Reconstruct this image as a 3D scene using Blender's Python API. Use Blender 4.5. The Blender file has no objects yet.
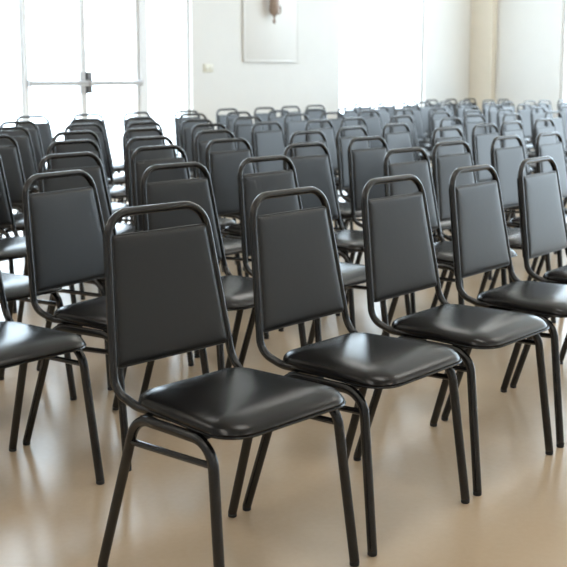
import bpy, bmesh, math, random
from mathutils import Vector, Matrix
random.seed(4)
C = bpy.context.scene
COL = C.collection
R = math.radians

# ---------------------------------------------------------------- frame of the hall
# the hall and the rows of chairs stand at an angle to the camera:
# u runs along the rows (to the right and away), v runs to the back wall
ANG = 0.8742053
OX, OY = -0.1343, 2.4920
UX, UY = math.cos(ANG), math.sin(ANG)
def W(u, v, z=0.0):
    return Vector((OX + u*UX - v*UY, OY + u*UY + v*UX, z))
ROOM = Matrix.Translation((OX, OY, 0)) @ Matrix.Rotation(ANG, 4, 'Z')

U0, U1, V0, V1, H = -5.0, 12.4, -7.0, 6.5, 4.5      # hall extents

# ---------------------------------------------------------------- materials
def mat(name):
    m = bpy.data.materials.new(name); m.use_nodes = True
    nt = m.node_tree
    return m, nt, nt.nodes['Principled BSDF']
def plain(name, col, rough=0.5, metal=0.0, spec=0.5, noise=0.0, scale=40.0, bump=0.0):
    m, nt, b = mat(name)
    b.inputs['Base Color'].default_value = (*col, 1)
    b.inputs['Roughness'].default_value = rough
    b.inputs['Metallic'].default_value = metal
    b.inputs['Specular IOR Level'].default_value = spec
    if noise or bump:
        tc = nt.nodes.new('ShaderNodeTexCoord')
        n = nt.nodes.new('ShaderNodeTexNoise'); n.inputs['Scale'].default_value = scale
        n.inputs['Detail'].default_value = 4
        nt.links.new(tc.outputs['Object'], n.inputs['Vector'])
        if noise:
            r = nt.nodes.new('ShaderNodeValToRGB')
            r.color_ramp.elements[0].position = 0.3; r.color_ramp.elements[1].position = 0.7
            r.color_ramp.elements[0].color = (*[c*(1-noise) for c in col], 1)
            r.color_ramp.elements[1].color = (*[min(1, c*(1+noise)) for c in col], 1)
            nt.links.new(n.outputs['Fac'], r.inputs['Fac'])
            nt.links.new(r.outputs['Color'], b.inputs['Base Color'])
        if bump:
            bp = nt.nodes.new('ShaderNodeBump'); bp.inputs['Strength'].default_value = bump
            bp.inputs['Distance'].default_value = 0.002
            nt.links.new(n.outputs['Fac'], bp.inputs['Height'])
            nt.links.new(bp.outputs['Normal'], b.inputs['Normal'])
    return m

M_VINYL = plain('black_vinyl', (0.004, 0.0044, 0.005), 0.36, 0, 0.56, 0.12, 60, 0.10)
M_SEAT = plain('black_seat_vinyl', (0.004, 0.004, 0.0045), 0.27, 0, 0.4, 0.12, 60, 0.06)
M_FRAME = plain('black_powder_coat', (0.004, 0.004, 0.0045), 0.26, 0.0, 0.6, 0.1, 90)
M_GLIDE = plain('black_plastic', (0.010, 0.010, 0.010), 0.5)
M_BOARD = plain('dark_seat_board', (0.012, 0.011, 0.010), 0.7, noise=0.2, scale=20)
M_WALL = plain('painted_plaster', (0.765, 0.752, 0.722), 0.7, noise=0.008, scale=6, bump=0.05)
M_SIDE = plain('warm_plaster', (0.60, 0.60, 0.59), 0.8, noise=0.015, scale=6)
M_BEIGE = plain('beige_paint', (0.83, 0.765, 0.655), 0.6, noise=0.015, scale=6)
M_PANEL = plain('pale_panel', (0.76, 0.74, 0.705), 0.5, noise=0.01, scale=5)
M_CEIL = plain('ceiling_white', (0.82, 0.82, 0.80), 0.9, noise=0.01, scale=4)
M_ALU = plain('pale_door_aluminium', (0.82, 0.82, 0.82), 0.4, 0.0, 0.5, 0.02, 30)
M_STEEL = plain('brushed_steel', (0.16, 0.16, 0.165), 0.45, 0.2, 0.5, 0.05, 60)
M_BAR = plain('grey_satin_metal', (0.52, 0.52, 0.53), 0.5, 0.0, 0.4, 0.03, 50)
M_BRONZE = plain('brown_bronze', (0.36, 0.27, 0.22), 0.5, 0.1, 0.5, 0.15, 40)
M_PLATE = plain('ivory_plastic', (0.72, 0.69, 0.58), 0.4, noise=0.01)
M_OUT = plain('pale_paving', (0.75, 0.75, 0.73), 0.8, noise=0.05, scale=2)

# floor: tan sheet vinyl, waxed, slightly mottled
M_FLOOR, nt, b = mat('waxed_tan_floor')
tc = nt.nodes.new('ShaderNodeTexCoord')
n1 = nt.nodes.new('ShaderNodeTexNoise'); n1.inputs['Scale'].default_value = 2.2; n1.inputs['Detail'].default_value = 6
n2 = nt.nodes.new('ShaderNodeTexNoise'); n2.inputs['Scale'].default_value = 55; n2.inputs['Detail'].default_value = 3
mx = nt.nodes.new('ShaderNodeMath'); mx.operation = 'MULTIPLY_ADD'; mx.inputs[1].default_value = 0.35
rp = nt.nodes.new('ShaderNodeValToRGB')
rp.color_ramp.elements[0].position = 0.45; rp.color_ramp.elements[1].position = 0.95
rp.color_ramp.elements[0].color = (0.57, 0.435, 0.295, 1); rp.color_ramp.elements[1].color = (0.63, 0.495, 0.35, 1)
nt.links.new(tc.outputs['Object'], n1.inputs['Vector']); nt.links.new(tc.outputs['Object'], n2.inputs['Vector'])
nt.links.new(n2.outputs['Fac'], mx.inputs[0]); nt.links.new(n1.outputs['Fac'], mx.inputs[2])
nt.links.new(mx.outputs[0], rp.inputs['Fac']); nt.links.new(rp.outputs['Color'], b.inputs['Base Color'])
b.inputs['Roughness'].default_value = 0.22
b.inputs['Specular IOR Level'].default_value = 0.5
bp = nt.nodes.new('ShaderNodeBump'); bp.inputs['Strength'].default_value = 0.06; bp.inputs['Distance'].default_value = 0.004
n3 = nt.nodes.new('ShaderNodeTexNoise'); n3.inputs['Scale'].default_value = 7
nt.links.new(tc.outputs['Object'], n3.inputs['Vector']); nt.links.new(n3.outputs['Fac'], bp.inputs['Height'])
nt.links.new(bp.outputs['Normal'], b.inputs['Normal'])

# window glass: clear, with a thin reflection
M_GLASS = bpy.data.materials.new('clear_window_glass'); M_GLASS.use_nodes = True
nt = M_GLASS.node_tree; nt.nodes.clear()
o = nt.nodes.new('ShaderNodeOutputMaterial'); mi = nt.nodes.new('ShaderNodeMixShader')
tr = nt.nodes.new('ShaderNodeBsdfTransparent'); tr.inputs['Color'].default_value = (0.94, 0.96, 0.95, 1)
gl = nt.nodes.new('ShaderNodeBsdfGlossy'); gl.inputs['Roughness'].default_value = 0.02
fr = nt.nodes.new('ShaderNodeLayerWeight'); fr.inputs['Blend'].default_value = 0.5
pw = nt.nodes.new('ShaderNodeMath'); pw.operation = 'POWER'; pw.inputs[1].default_value = 5
ma = nt.nodes.new('ShaderNodeMath'); ma.operation = 'MULTIPLY_ADD'; ma.inputs[1].default_value = 0.8; ma.inputs[2].default_value = 0.03
nt.links.new(fr.outputs['Facing'], pw.inputs[0]); nt.links.new(pw.outputs[0], ma.inputs[0])
nt.links.new(ma.outputs[0], mi.inputs[0]); nt.links.new(tr.outputs[0], mi.inputs[1]); nt.links.new(gl.outputs[0], mi.inputs[2])
nt.links.new(mi.outputs[0], o.inputs['Surface'])

M_FILL, nt, b = mat('fill_diffuser')  # glow of the added, unseen ceiling fill panels
b.inputs['Base Color'].default_value = (0.9, 0.9, 0.9, 1)
b.inputs['Emission Color'].default_value = (1.0, 0.96, 0.90, 1)
b.inputs['Emission Strength'].default_value = 5.0

# ---------------------------------------------------------------- mesh helpers
def add_box(bm, x0, x1, y0, y1, z0, z1, bev=0.0):
    vs = [bm.verts.new((x, y, z)) for x in (x0, x1) for y in (y0, y1) for z in (z0, z1)]
    fs = [(0,1,3,2), (4,6,7,5), (0,4,5,1), (2,3,7,6), (0,2,6,4), (1,5,7,3)]
    faces = [bm.faces.new([vs[i] for i in f]) for f in fs]
    if bev:
        es = list({e for f in faces for e in f.edges})
        bmesh.ops.bevel(bm, geom=es, offset=bev, segments=2, affect='EDGES', profile=0.5)

def fillet(pts, radii, n=7):
    """round the inner corners of a polyline"""
    out = [Vector(pts[0])]
    for i in range(1, len(pts)-1):
        a, p, c = Vector(pts[i-1]), Vector(pts[i]), Vector(pts[i+1])
        r = radii[i-1]
        d1, d2 = (a-p).normalized(), (c-p).normalized()
        ang = d1.angle(d2)
        t = r / math.tan(ang/2)
        t = min(t, 0.49*(a-p).length if i > 1 else 0.95*(a-p).length, 0.49*(c-p).length if i < len(pts)-2 else 0.95*(c-p).length)
        r = t*math.tan(ang/2)
        cen = p + (d1+d2).normalized() * (r/math.sin(ang/2))
        s, e = p + d1*t - cen, p + d2*t - cen
        full = s.angle(e); ax = s.cross(e)
        if ax.length < 1e-9: out.append(p); continue
        ax.normalize()
        for k in range(n+1):
            out.append(cen + Matrix.Rotation(full*k/n, 3, ax) @ s)
    out.append(Vector(pts[-1]))
    return out

def add_tube(bm, path, r, seg=12, caps=True, flat=1.0):
    path = [Vector(p) for p in path]
    rings = []; prev = None
    for i, p in enumerate(path):
        if i == 0: t = path[1]-path[0]
        elif i == len(path)-1: t = path[-1]-path[-2]
        else: t = (path[i+1]-p).normalized() + (p-path[i-1]).normalized()
        t.normalize()
        if prev is None:
            ref = Vector((1, 0, 0)) if abs(t.x) < 0.9 else Vector((0, 1, 0))
            nrm = (ref - t*ref.dot(t)).normalized()
        else:
            nrm = (prev - t*prev.dot(t)).normalized()
        prev = nrm; bn = t.cross(nrm)
        rings.append([bm.verts.new(p + nrm*math.cos(2*math.pi*k/seg)*r + bn*math.sin(2*math.pi*k/seg)*r*flat) for k in range(seg)])
    for a, c in zip(rings, rings[1:]):
        for k in range(seg):
            bm.faces.new((a[k], a[(k+1) % seg], c[(k+1) % seg], c[k]))
    if caps:
        bm.faces.new(list(reversed(rings[0]))); bm.faces.new(rings[-1])

def add_lathe(bm, prof, cx=0, cy=0, cz=0, seg=14):
    rings = [[bm.verts.new((cx + r*math.cos(2*math.pi*k/seg), cy + r*math.sin(2*math.pi*k/seg), cz + z)) for k in range(seg)] for r, z in prof]
    for a, c in zip(rings, rings[1:]):
        for k in range(seg): bm.faces.new((a[k], a[(k+1) % seg], c[(k+1) % seg], c[k]))
    bm.faces.new(list(reversed(rings[0]))); bm.faces.new(rings[-1])

def mesh_of(name, bm, m, smooth=True, angle=35):
    bmesh.ops.recalc_face_normals(bm, faces=bm.faces[:])
    me = bpy.data.meshes.new(name)
    if smooth:
        for f in bm.faces: f.smooth = True
        for e in bm.edges:
            if len(e.link_faces) == 2 and e.calc_face_angle(0) > R(angle): e.smooth = False
    bm.to_mesh(me); bm.free()
    me.materials.append(m)
    return me
def obj(name, bm, m, parent=None, smooth=True, world=None):
    o = bpy.data.objects.new(name, mesh_of(name, bm, m, smooth))
    COL.objects.link(o)
    if parent is not None: o.parent = parent
    elif world is not None: o.matrix_world = world
    return o
def empty(name, mw, label=None, cat=None, group=None, kind=None):
    o = bpy.data.objects.new(name, None); COL.objects.link(o); o.matrix_world = mw
    o.empty_display_size = 0.1
    if label: o['label'] = label
    if cat: o['category'] = cat
    if group: o['group'] = group
    if kind: o['kind'] = kind
    return o
def tag(o, label, cat=None, kind=None, group=None):
    o['label'] = label
    if cat: o['category'] = cat
    if kind: o['kind'] = kind
    if group: o['group'] = group
    return o
def struct(name, boxes, m, label, cat, bev=0.0):
    bm = bmesh.new()
    for bx in boxes: add_box(bm, *bx, bev)
    return tag(obj(name, bm, m, smooth=False, world=ROOM), label, cat, 'structure')

# ---------------------------------------------------------------- the hall
T = 0.2
struct('floor', [(U0-T, U1+T, V0-T, V1+T, -0.12, 0)], M_FLOOR, 'shiny waxed tan floor under all the chairs', 'floor')
struct('ceiling', [(U0-T, U1+T, V0-T, V1+T, H, H+0.15)], M_CEIL, 'plain white ceiling above the hall', 'ceiling')

# glazed stretches of the back wall, in u
D0, DM, D1 = 4.335, 5.02, 5.74                       # the pair of glass doors
GL = (3.10, 6.46)                                     # entrance glazing
GW = (9.08, 11.06)                                    # tall bright window
ZT = 3.9
struct('wall_back', [(U0-T, GL[0], V1, V1+T, 0, H), (GL[0], GL[1], V1, V1+T, ZT, H), (GL[1], GW[0], V1, V1+T, 0, H),
                     (GW[0], GW[1], V1, V1+T, ZT, H), (GW[1], U1+T, V1, V1+T, 0, H)], M_WALL,
       'off-white back wall behind the last row of chairs', 'wall')
# end wall with a run of tall windows
EW = [(2.3, 5.13), (-1.1, 1.8), (-4.5, -1.6)]
seg = []; prev = V1
for a, c in EW:
    seg.append((U1, U1+T, c, prev, 0, H)); seg.append((U1, U1+T, a, c, ZT, H)); seg.append((U1, U1+T, a, c, 0, 0.25)); prev = a
seg.append((U1, U1+T, V0-T, prev, 0, H))
struct('wall_right', seg, M_WALL, 'off-white end wall at the right with tall windows', 'wall')
struct('wall_left', [(U0-T, U0, V0-T, V1+T, 0, H)], M_SIDE, 'plain side wall at the left end of the hall', 'wall')
struct('wall_front', [(U0, U1, V0-T, V0, 0, H)], M_SIDE, 'plain wall on the near side of the hall', 'wall')
struct('trim_1', [(U1-0.14, U1-0.002, 6.14, V1-0.002, 0.002, H-0.002)], M_BEIGE, 'beige corner pilaster between the back wall and the end wall', 'pilaster', 0.004)
struct('baseboard_back', [(U0, GL[0]-0.01, V1-0.015, V1-0.001, 0.001, 0.1), (GL[1]+0.02, GW[0]-0.02, V1-0.015, V1-0.001, 0.001, 0.1), (GW[1]+0.02, U1-0.12, V1-0.015, V1-0.001, 0.001, 0.1)],
       M_WALL, 'white baseboard along the foot of the back wall', 'baseboard')
struct('ground_outside', [(U0-14, U1+T, V1+T+0.02, V1+16, -0.3, -0.14), (U1+T+0.02, U1+16, V0-8, V1+16, -0.3, -0.14)], M_OUT,
       'pale paving outside beyond the glass doors and windows', 'ground')

def glazed_unit(name, label, cat, boxes, pane, mw=ROOM, glass_axis='v', kind='structure'):
    root = empty(name, mw, label, cat, None, kind)
    bm = bmesh.new()
    for bx in boxes: add_box(bm, *bx, 0.004)
    nm = 'door_frame' if cat == 'door' else 'window_frame'
    obj(nm, bm, M_ALU, root)
    bm = bmesh.new(); add_box(bm, *pane); obj('glass_pane', bm, M_GLASS, root, smooth=False)
    return root
yF0, yF1, yG = V1+0.05, V1+0.11, V1+0.08
def rect_frame(u0, u1, z0, z1, w, y0=yF0, y1=yF1):
    return [(u0, u0+w, y0, y1, z0, z1), (u1-w, u1, y0, y1, z0, z1), (u0+w, u1-w, y0, y1, z1-w, z1), (u0+w, u1-w, y0, y1, z0, z0+w)]
def back_window(n, u0, u1, label, w=0.05, mull=()):
    bx = rect_frame(u0, u1, 0.003, ZT-0.003, w)
    for m in mull: bx.append((m-0.02, m+0.02, yF0, yF1, w, ZT-w))
    return glazed_unit('window_%d' % n, label, 'window', bx, (u0+w, u1-w, yG-0.003, yG+0.003, w+0.003, ZT-w-0.003))
back_window(1, GL[0]+0.003, D0-0.034, 'bright glass sidelight left of the pair of glass doors', 0.012)
back_window(2, D1+0.11, GL[1]-0.003, 'bright glass sidelight right of the pair of glass doors', 0.02)
back_window(3, GW[0]+0.003, GW[1]-0.003, 'tall glaring white window right of the panelled wall', 0.03)
DH = 2.35
struct('trim_2', [(D0-0.03, D0-0.004, V1+0.03, V1+0.13, 0.003, DH+0.07), (D1+0.005, D1+0.095, V1+0.03, V1+0.13, 0.003, DH+0.07), (D0-0.005, D1+0.005, V1+0.03, V1+0.13, DH+0.01, DH+0.07)],
       M_ALU, 'pale metal door surround with a jamb at each side of the glass doors', 'door surround', 0.004)
back = glazed_unit('window_4', 'glass transom above the pair of glass doors', 'window', rect_frame(D0-0.06, D1+0.09, DH+0.075, ZT-0.003, 0.04),
                   (D0-0.02, D1+0.05, yG-0.003, yG+0.003, DH+0.12, ZT-0.045))
def leaf(n, u0, u1, label, hinge_left):
    w = 0.032
    bx = [(u0, u0+w, yF0, yF1, 0.012, DH), (u1-w, u1, yF0, yF1, 0.012, DH), (u0+w, u1-w, yF0, yF1, DH-0.07, DH), (u0+w, u1-w, yF0, yF1, 0.012, 0.13)]
    d = glazed_unit('door_%d' % n, label, 'door', bx, (u0+w, u1-w, yG-0.003, yG+0.003, 0.135, DH-0.075))
    zb = 1.125
    bm = bmesh.new()
    add_tube(bm, [(u0+w*0.5, yF0-0.055, zb), (u1-w*0.5, yF0-0.055, zb)], 0.024, 12)
    for uu in (u0+w*0.5, u1-w*0.5):
        add_box(bm, uu-0.02, uu+0.02, yF0-0.06, yF0-0.001, zb-0.03, zb+0.03, 0.006)
    tag(obj('push_bar', bm, M_BAR, d), 'grey metal push bar')
    s = u1-0.04 if hinge_left else u0+0.04
    bm = bmesh.new()
    add_box(bm, s-0.03, s+0.03, yF0-0.04, yF0-0.001, zb-0.10, zb+0.11, 0.008)
    add_box(bm, s-0.014, s+0.014, yF0-0.06, yF0-0.035, zb-0.035, zb+0.045, 0.006)
    tag(obj('lock_case', bm, M_STEEL if not hinge_left else M_BAR, d), 'dark metal lock case' if not hinge_left else 'pale metal lock case')
    return d
leaf(1, D0, DM-0.004, 'left leaf of the bright pair of glass doors', True)
leaf(2, DM+0.004, D1, 'right leaf of the bright pair of glass doors', False)

for k, (a, c) in enumerate(EW):
    bx = []
    w = 0.05; x0, x1 = U1+0.04, U1+0.10; zb, zt = 0.253, ZT-0.003
    a2, c2 = a+0.003, c-0.003
    bx = [(x0, x1, a2, a2+w, zb, zt), (x0, x1, c2-w, c2, zb, zt), (x0, x1, a2+w, c2-w, zt-w, zt), (x0, x1, a2+w, c2-w, zb, zb+w)]
    for m in (1, 2):
        mm = a2 + (c2-a2)*m/3
        bx.append((x0, x1, mm-0.02, mm+0.02, zb+w, zt-w))
    glazed_unit('window_%d' % (5+k), ['tall bright window at the right edge, nearest the corner of the end wall',
                'tall middle window of the end wall, outside the picture', 'tall nearest window of the end wall, outside the picture'][k],
                'window', bx, (U1+0.067, U1+0.073, a2+w, c2-w, zb+w+0.003, zt-w-0.003))

# pale panel fixed to the back wall, ornament hanging on it, switch
pr = empty('wall_panel', ROOM @ Matrix.Translation((7.75, V1, 1.36)), 'large flat pale panel fixed on the back wall between doors and window', 'panel')
bm = bmesh.new(); add_box(bm, -0.46, 0.46, -0.020, -0.002, 0.02, 1.38, 0.003); obj('board', bm, M_PANEL, pr)
bm = bmesh.new()
for bx in ((-0.49, -0.46, -0.022, -0.002, -0.01, 1.41), (0.46, 0.49, -0.022, -0.002, -0.01, 1.41), (-0.46, 0.46, -0.022, -0.002, -0.01, 0.02), (-0.46, 0.46, -0.022, -0.002, 1.38, 1.41)):
    add_box(bm, *bx, 0.003)
obj('panel_frame', bm, M_WALL, pr)
orn = empty('wall_lantern', ROOM @ Matrix.Translation((7.70, V1-0.022, 1.825)), 'small brown lantern hanging on the pale panel at the top edge of the photo', 'lantern')
bm = bmesh.new(); add_lathe(bm, [(0.004, -0.008), (0.02, 0.02), (0.05, 0.05), (0.058, 0.08), (0.05, 0.24), (0.055, 0.36), (0.06, 0.37), (0.03, 0.42), (0.008, 0.45)], 0, -0.075, 0.03)
obj('lantern_body', bm, M_BRONZE, orn)
bm = bmesh.new(); add_lathe(bm, [(0.002, -0.075), (0.014, -0.06), (0.02, -0.04), (0.012, -0.02), (0.006, 0.0), (0.004, 0.02)], 0, -0.075, 0.03)
obj('finial', bm, M_BRONZE, orn)
bm = bmesh.new()
add_tube(bm, fillet([(0.0, -0.075, 0.475), (0.0, -0.075, 0.56), (0.0, -0.012, 0.56)], [0.03]), 0.008, 8)
add_box(bm, -0.03, 0.03, -0.014, 0.0, 0.48, 0.64, 0.004)
obj('bracket', bm, M_BRONZE, orn)
bm = bmesh.new(); add_tube(bm, fillet([(0.05, -0.075, 0.16), (0.11, -0.075, 0.17), (0.11, -0.075, 0.08), (0.05, -0.075, 0.075)], [0.03, 0.03]), 0.009, 8)
obj('side_scroll', bm, M_BRONZE, orn)
sw = empty('light_switch', ROOM @ Matrix.Translation((6.70, V1, 1.28)), 'small ivory light switch plate on the white wall beside the doors', 'switch')
bm = bmesh.new(); add_box(bm, -0.075, 0.075, -0.012, -0.001, -0.045, 0.045, 0.003); obj('plate', bm, M_PLATE, sw)
for s in (-0.035, 0.035):
    bm = bmesh.new(); add_box(bm, s-0.012, s+0.012, -0.018, -0.011, -0.02, 0.02, 0.002); obj('rocker', bm, M_PLATE, sw)

# unseen glowing panels, added under the ceiling to light the hall
for uu in (-2.5, 1.6, 5.7, 9.8):
    for vv in (-4.5, -0.5, 3.8):
        t = empty('ceiling_fill_light', ROOM @ Matrix.Translation((uu, vv, H)), 'flat square fill light added at the ceiling, out of the picture', 'ceiling light', 'added ceiling fill lights')
        bm = bmesh.new(); add_box(bm, -0.62, 0.62, -0.62, 0.62, -0.05, -0.001, 0.004); obj('housing', bm, M_ALU, t)
        bm = bmesh.new(); add_box(bm, -0.58, 0.58, -0.58, 0.58, -0.056, -0.0505); obj('diffuser', bm, M_FILL, t, smooth=False)

# ---------------------------------------------------------------- the chair (front is -y, origin on the floor)
def make_chair(mw):
    t = empty('banquet_chair', mw)
    rt = 0.0107; rl = 0.0126
    # back hoop: one bent tube from under the seat, up, over and down again
    def hoop(s):
        return [(s*0.176, 0.00, 0.424), (s*0.180, 0.120, 0.424), (s*0.194, 0.187, 0.452), (s*0.156, 0.2535, 0.868)]
    L, Rr = hoop(-1), hoop(1)
    path = fillet(L[:3] + [L[3], Rr[3]] + Rr[2::-1], [0.07, 0.075, 0.07, 0.07, 0.075, 0.07], 8)
    bm = bmesh.new(); add_tube(bm, path, rt, 12); obj('back_frame', bm, M_FRAME, t)
    # legs: each half of the bent side tube
    zr = 0.410
    for s in (-1, 1):
        mid = (s*0.203, -0.03, zr)
        for fy, ky, fx in ((-0.2155, -0.168, 0.2225), (0.218, 0.094, 0.2193)):
            foot = (s*fx, fy, 0.012)
            p = fillet([foot, (s*0.204, ky, zr), mid], [0.065], 9)
            bm = bmesh.new(); add_tube(bm, p, rl, 12); lg = obj('leg', bm, M_FRAME, t)
            bm = bmesh.new(); add_lathe(bm, [(0.0105, 0.0), (0.0125, 0.002), (0.0125, 0.014), (0.0118, 0.016)], s*fx, fy, 0, 12)
            tag(obj('foot_glide', bm, M_GLIDE, lg), 'black plastic foot glide')
        bm = bmesh.new(); add_tube(bm, [(s*0.2075, 0.116, 0.348), (s*0.2065, -0.175, 0.360)], 0.008, 10); obj('stretcher', bm, M_FRAME, t)
    # cross rails and board under the seat
    bm = bmesh.new()
    for y in (-0.12, 0.075): add_tube(bm, [(-0.202, y, 0.410), (0.202, y, 0.410)], 0.009, 8)
    add_box(bm, -0.163, 0.163, -0.175, 0.145, 0.4125, 0.4245, 0.003)
    obj('seat_frame', bm, M_BOARD, t)
    # seat cushion
    def outline(ins, n=9):
        y0, y1 = -0.232+ins, 0.152-ins
        pts = []
        for (cx, cy, a0, r) in ((1, 1, 0, 0.07), (-1, 1, 90, 0.07), (-1, -1, 180, 0.075), (1, -1, 270, 0.075)):
            hw = (0.185 if cy > 0 else 0.206) - ins
            rr = max(r-ins*0.8, 0.012)
            ox, oy = cx*(hw-rr), (y1-rr if cy > 0 else y0+rr)
            for k in range(n):
                a = R(a0 + 90*k/(n-1)); pts.append((ox+rr*math.cos(a), oy+rr*math.sin(a)))
        return pts
    prof = [(0.03, 0.423), (0.004, 0.4235), (0.0, 0.427), (-0.001, 0.433), (0.0, 0.439), (0.004, 0.446), (0.011, 0.4515), (0.026, 0.457), (0.06, 0.462), (0.10, 0.464), (0.15, 0.465)]
    bm = bmesh.new(); rings = []
    for ins, z in prof:
        rings.append([bm.verts.new((x, y, z - (0.012*max(0, (-y-0.12)/0.11)**2 if z > 0.437 else 0))) for x, y in outline(ins)])
    for a, c in zip(rings, rings[1:]):
        m = len(a)
        for k in range(m): bm.faces.new((a[k], a[(k+1) % m], c[(k+1) % m], c[k]))
    bm.faces.new(list(reversed(rings[0]))); bm.faces.new(rings[-1])
    seat = obj('seat', bm, M_SEAT, t)
    # welt round the bottom edge of the cushion
    bm = bmesh.new(); o2 = outline(-0.001); add_tube(bm, [(x, y, 0.4265) for x, y in o2] + [(o2[0][0], o2[0][1], 0.4265)], 0.0032, 6, False); obj('welt', bm, M_SEAT, seat)
    # back pad: trapezoid cushion with rounded corners, in front of the hoop
    base = Vector((0, 0.203, 0.503)); top = Vector((0, 0.252, 0.812))
    d = (top-base); S = d.length; d.normalize(); nr = Vector((0, -d.z, d.y))
    def padline(ins, n=6):
        pts = []
        for (cx, cy, a0) in ((1, 1, 0), (-1, 1, 90), (-1, -1, 180), (1, -1, 270)):
            r = max(0.009-ins*0.7, 0.003)
            hw = (0.1510 if cy > 0 else 0.1775) - ins
            ox, oy = cx*(hw-r), (S-ins-r if cy > 0 else ins+r)
            for k in range(n):
                a = R(a0+90*k/(n-1)); pts.append((ox+r*math.cos(a), oy+r*math.sin(a)))
        return pts
    prof = [(0.010, -0.016), (0.0025, -0.0145), (0.001, -0.011), (0.0, 0.012), (0.0015, 0.015), (0.005, 0.017), (0.014, 0.0182), (0.03, 0.0187), (0.06, 0.0189), (0.10, 0.019)]
    bm = bmesh.new(); rings = []
    for ins, dep in prof:
        rings.append([bm.verts.new(base + d*s + nr*dep + Vector((x, 0, 0))) for x, s in padline(ins)])
    for a, c in zip(rings, rings[1:]):
        m = len(a)
        for k in range(m): bm.faces.new((a[k], a[(k+1) % m], c[(k+1) % m], c[k]))
    bm.faces.new(list(reversed(rings[0]))); bm.faces.new(rings[-1])
    pad = obj('backrest', bm, M_VINYL, t)
    bm = bmesh.new(); o2 = padline(-0.0005)
    pp = [base + d*s + nr*0.0125 + Vector((x, 0, 0)) for x, s in o2]
    add_tube(bm, pp + [pp[0]], 0.0028, 6, False); obj('piping', bm, M_VINYL, pad)
    return t

def dup(root):
    r = root.copy(); COL.objects.link(r)
    for ch in root.children:
        c = ch.copy(); COL.objects.link(c); c.parent = r
        for g in ch.children:
            e = g.copy(); COL.objects.link(e); e.parent = c
    return r

# row, u, v, turn
CH = [
    (0,0.000,0.000,-0.067), (0,0.508,-0.019,-0.016), (0,1.024,-0.023,-0.013), (0,1.548,-0.019,0.016), (0,2.066,-0.008,0.034),
    (1,-0.060,0.885,0.000), (1,0.475,0.927,0.132), (1,0.935,0.880,0.000), (1,1.415,0.850,0.000), (1,2.190,0.700,0.000),
    (1,2.742,0.801,0.000), (1,3.375,0.837,0.000), (1,3.847,0.819,0.000), (2,0.417,1.596,0.000), (2,1.037,1.596,0.000),
    (2,1.601,1.669,0.000), (2,2.220,1.800,0.000), (2,2.190,1.270,0.000), (2,2.813,1.356,0.000), (2,3.988,1.583,0.000),
    (2,4.561,1.638,0.000), (2,5.091,1.719,0.000), (2,5.678,1.760,0.000), (3,1.026,2.304,0.000), (3,1.629,2.304,0.000),
    (3,2.095,2.256,0.000), (3,2.831,2.480,0.000), (3,3.096,1.977,0.000), (3,3.689,2.095,0.000), (3,4.275,2.153,0.000),
    (3,5.429,2.420,0.000), (3,6.097,2.609,0.000), (3,6.568,2.505,0.000), (3,7.326,2.490,0.000), (4,1.624,2.998,0.000),
    (4,2.200,2.998,0.000), (4,2.720,2.982,0.000), (4,3.420,3.094,0.000), (4,3.898,2.982,0.000), (4,4.417,2.925,0.000),
    (4,4.902,2.973,0.000), (4,5.503,2.936,0.000), (4,6.549,3.200,0.000), (4,7.117,3.200,0.000), (4,7.737,3.200,0.000),
    (4,8.440,3.200,0.000), (4,9.071,3.200,0.000), (5,2.263,3.738,0.000), (5,2.880,3.738,0.000), (5,3.343,3.646,0.000),
    (5,3.908,3.686,0.000), (5,4.580,3.780,0.000), (5,5.343,3.900,0.000), (5,5.836,3.900,0.000), (5,6.402,3.900,0.000),
    (5,7.005,3.900,0.000), (5,7.608,3.900,0.000), (5,8.287,3.900,0.000), (5,8.870,3.930,0.000), (5,9.420,3.870,0.000),
    (5,9.980,3.920,0.000), (5,10.530,3.880,0.000), (6,2.852,4.425,0.000), (6,3.472,4.425,0.000), (6,3.980,4.375,0.000),
    (6,4.788,4.600,0.000), (6,5.374,4.600,0.000), (6,5.947,4.600,0.000), (6,6.478,4.600,0.000), (6,7.018,4.600,0.000),
    (6,7.603,4.600,0.000), (6,8.198,4.600,0.000), (6,8.841,4.600,0.000), (6,9.370,4.630,0.000), (6,9.890,4.570,0.000),
    (6,10.420,4.620,0.000), (6,10.930,4.580,0.000), (6,11.460,4.630,0.000), (6,11.960,4.600,0.000), (7,3.572,5.217,0.000),
    (7,4.152,5.223,0.000), (7,4.743,5.244,0.000), (7,5.314,5.187,0.000), (7,6.017,5.325,0.000), (7,6.582,5.331,0.000),
    (7,7.096,5.408,0.000), (7,7.580,5.463,0.000), (7,8.060,5.300,0.000), (7,8.560,5.300,0.000), (7,9.060,5.300,0.000),
    (7,9.560,5.300,0.000), (7,10.060,5.300,0.000), (7,10.580,5.320,0.000), (7,11.110,5.270,0.000), (7,11.630,5.330,0.000),
    (8,9.124,5.930,0.000), (8,9.648,5.930,0.000), (8,10.181,5.930,0.000), (8,10.721,5.930,0.000), (8,11.239,5.930,0.000),
    (8,11.739,5.930,0.000),
]
ORD = ['first', 'second', 'third', 'fourth', 'fifth', 'sixth', 'seventh', 'eighth', 'ninth', 'tenth', 'eleventh', 'twelfth',
       'thirteenth', 'fourteenth', 'fifteenth', 'sixteenth', 'seventeenth']
FRONT = ['large black vinyl chair nearest the camera, whole seat and backrest showing',
         'black vinyl chair just right of the nearest chair in the front row',
         'black vinyl chair in the middle of the front row of five',
         'black vinyl chair fourth from the left in the front row of five',
         'black vinyl chair at the right edge of the photo ending the front row']
count = {}
tot = {r: sum(1 for c in CH if c[0] == r) for r in range(9)}
proto = None
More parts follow.
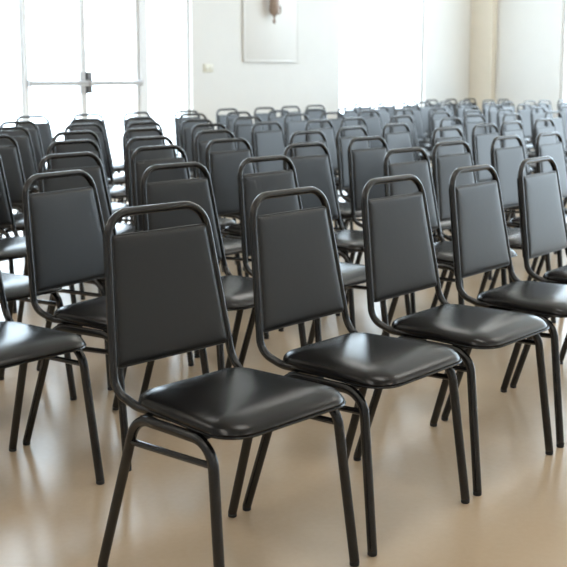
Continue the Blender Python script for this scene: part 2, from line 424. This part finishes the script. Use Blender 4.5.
for (r, u, v, tn) in CH:
    k = count.get(r, 0); count[r] = k+1
    if r > 0 and tn == 0.0: tn = random.uniform(-0.035, 0.035)
    mw = ROOM @ Matrix.Translation((u, v, 0)) @ Matrix.Rotation(tn, 4, 'Z')
    if proto is None:
        proto = make_chair(mw); o = proto
        bpy.context.view_layer.update()
    else:
        o = dup(proto); o.matrix_world = mw
    if r == 0: lab = FRONT[k]
    elif r == 1 and k == 0: lab = 'black chair cut off by the left edge, only seat and legs showing, second row'
    elif r == 8: lab = 'small dark chair, %s from the left in the short last row by the back wall' % ORD[k]
    else: lab = 'black banquet chair, %s from the left in the %s row back from the camera' % (ORD[k], ORD[r])
    o['label'] = lab; o['category'] = 'chair'
    o['group'] = ['banquet chairs in the front row', 'banquet chairs in the second row', 'banquet chairs in the third row', 'banquet chairs in the fourth row',
                  'banquet chairs in the fifth row', 'banquet chairs in the sixth row', 'banquet chairs in the seventh row', 'banquet chairs in the eighth row', 'banquet chairs in the last row'][r]

# ---------------------------------------------------------------- daylight
w = bpy.data.worlds.new('overcast_sky'); C.world = w; w.use_nodes = True
bg = w.node_tree.nodes['Background']
bg.inputs['Color'].default_value = (0.74, 0.86, 1.0, 1); bg.inputs['Strength'].default_value = 6.8
def portal(name, u, v, z, w_, h_, rz):
    l = bpy.data.lights.new(name, 'AREA'); l.shape = 'RECTANGLE'; l.size = w_; l.size_y = h_
    l.cycles.is_portal = True
    o = bpy.data.objects.new(name, l); COL.objects.link(o)
    o.matrix_world = ROOM @ Matrix.Translation((u, v, z)) @ Matrix.Rotation(rz, 4, 'Z') @ Matrix.Rotation(R(90), 4, 'X')
# an area lamp shines along its -Z; turned so that it faces into the hall
portal('daylight_entrance', (GL[0]+GL[1])/2, V1+0.14, ZT/2, GL[1]-GL[0], ZT, R(180))
portal('daylight_window', (GW[0]+GW[1])/2, V1+0.14, ZT/2, GW[1]-GW[0], ZT, R(180))
for a, c in EW: portal('daylight_end', U1+0.14, (a+c)/2, (ZT+0.25)/2, c-a, ZT-0.25, R(90))

# ---------------------------------------------------------------- camera
cam = bpy.data.cameras.new('camera'); co = bpy.data.objects.new('camera', cam); COL.objects.link(co)
F = 1074.137; PH = 0.148482
co.location = (0, 0, 1.19548); co.rotation_euler = (math.pi/2-PH, 0, 0)
cam.sensor_width = 36; cam.lens = F/567*36
cam.shift_x = 0; cam.shift_y = -(283.5-(75.887+F*math.tan(PH)))/567
cam.clip_end = 200
cam.dof.use_dof = True; cam.dof.focus_distance = 2.9; cam.dof.aperture_fstop = 6.7
C.camera = co

C.view_settings.view_transform = 'Standard'; C.view_settings.look = 'None'
C.view_settings.gamma = 1; C.view_settings.use_curve_mapping = False
C.view_settings.exposure = 0.50
try:
    C.cycles.use_denoising = True
    C.cycles.max_bounces = 10; C.cycles.diffuse_bounces = 5; C.cycles.transparent_max_bounces = 12
    C.cycles.sample_clamp_indirect = 6.0
except Exception: pass
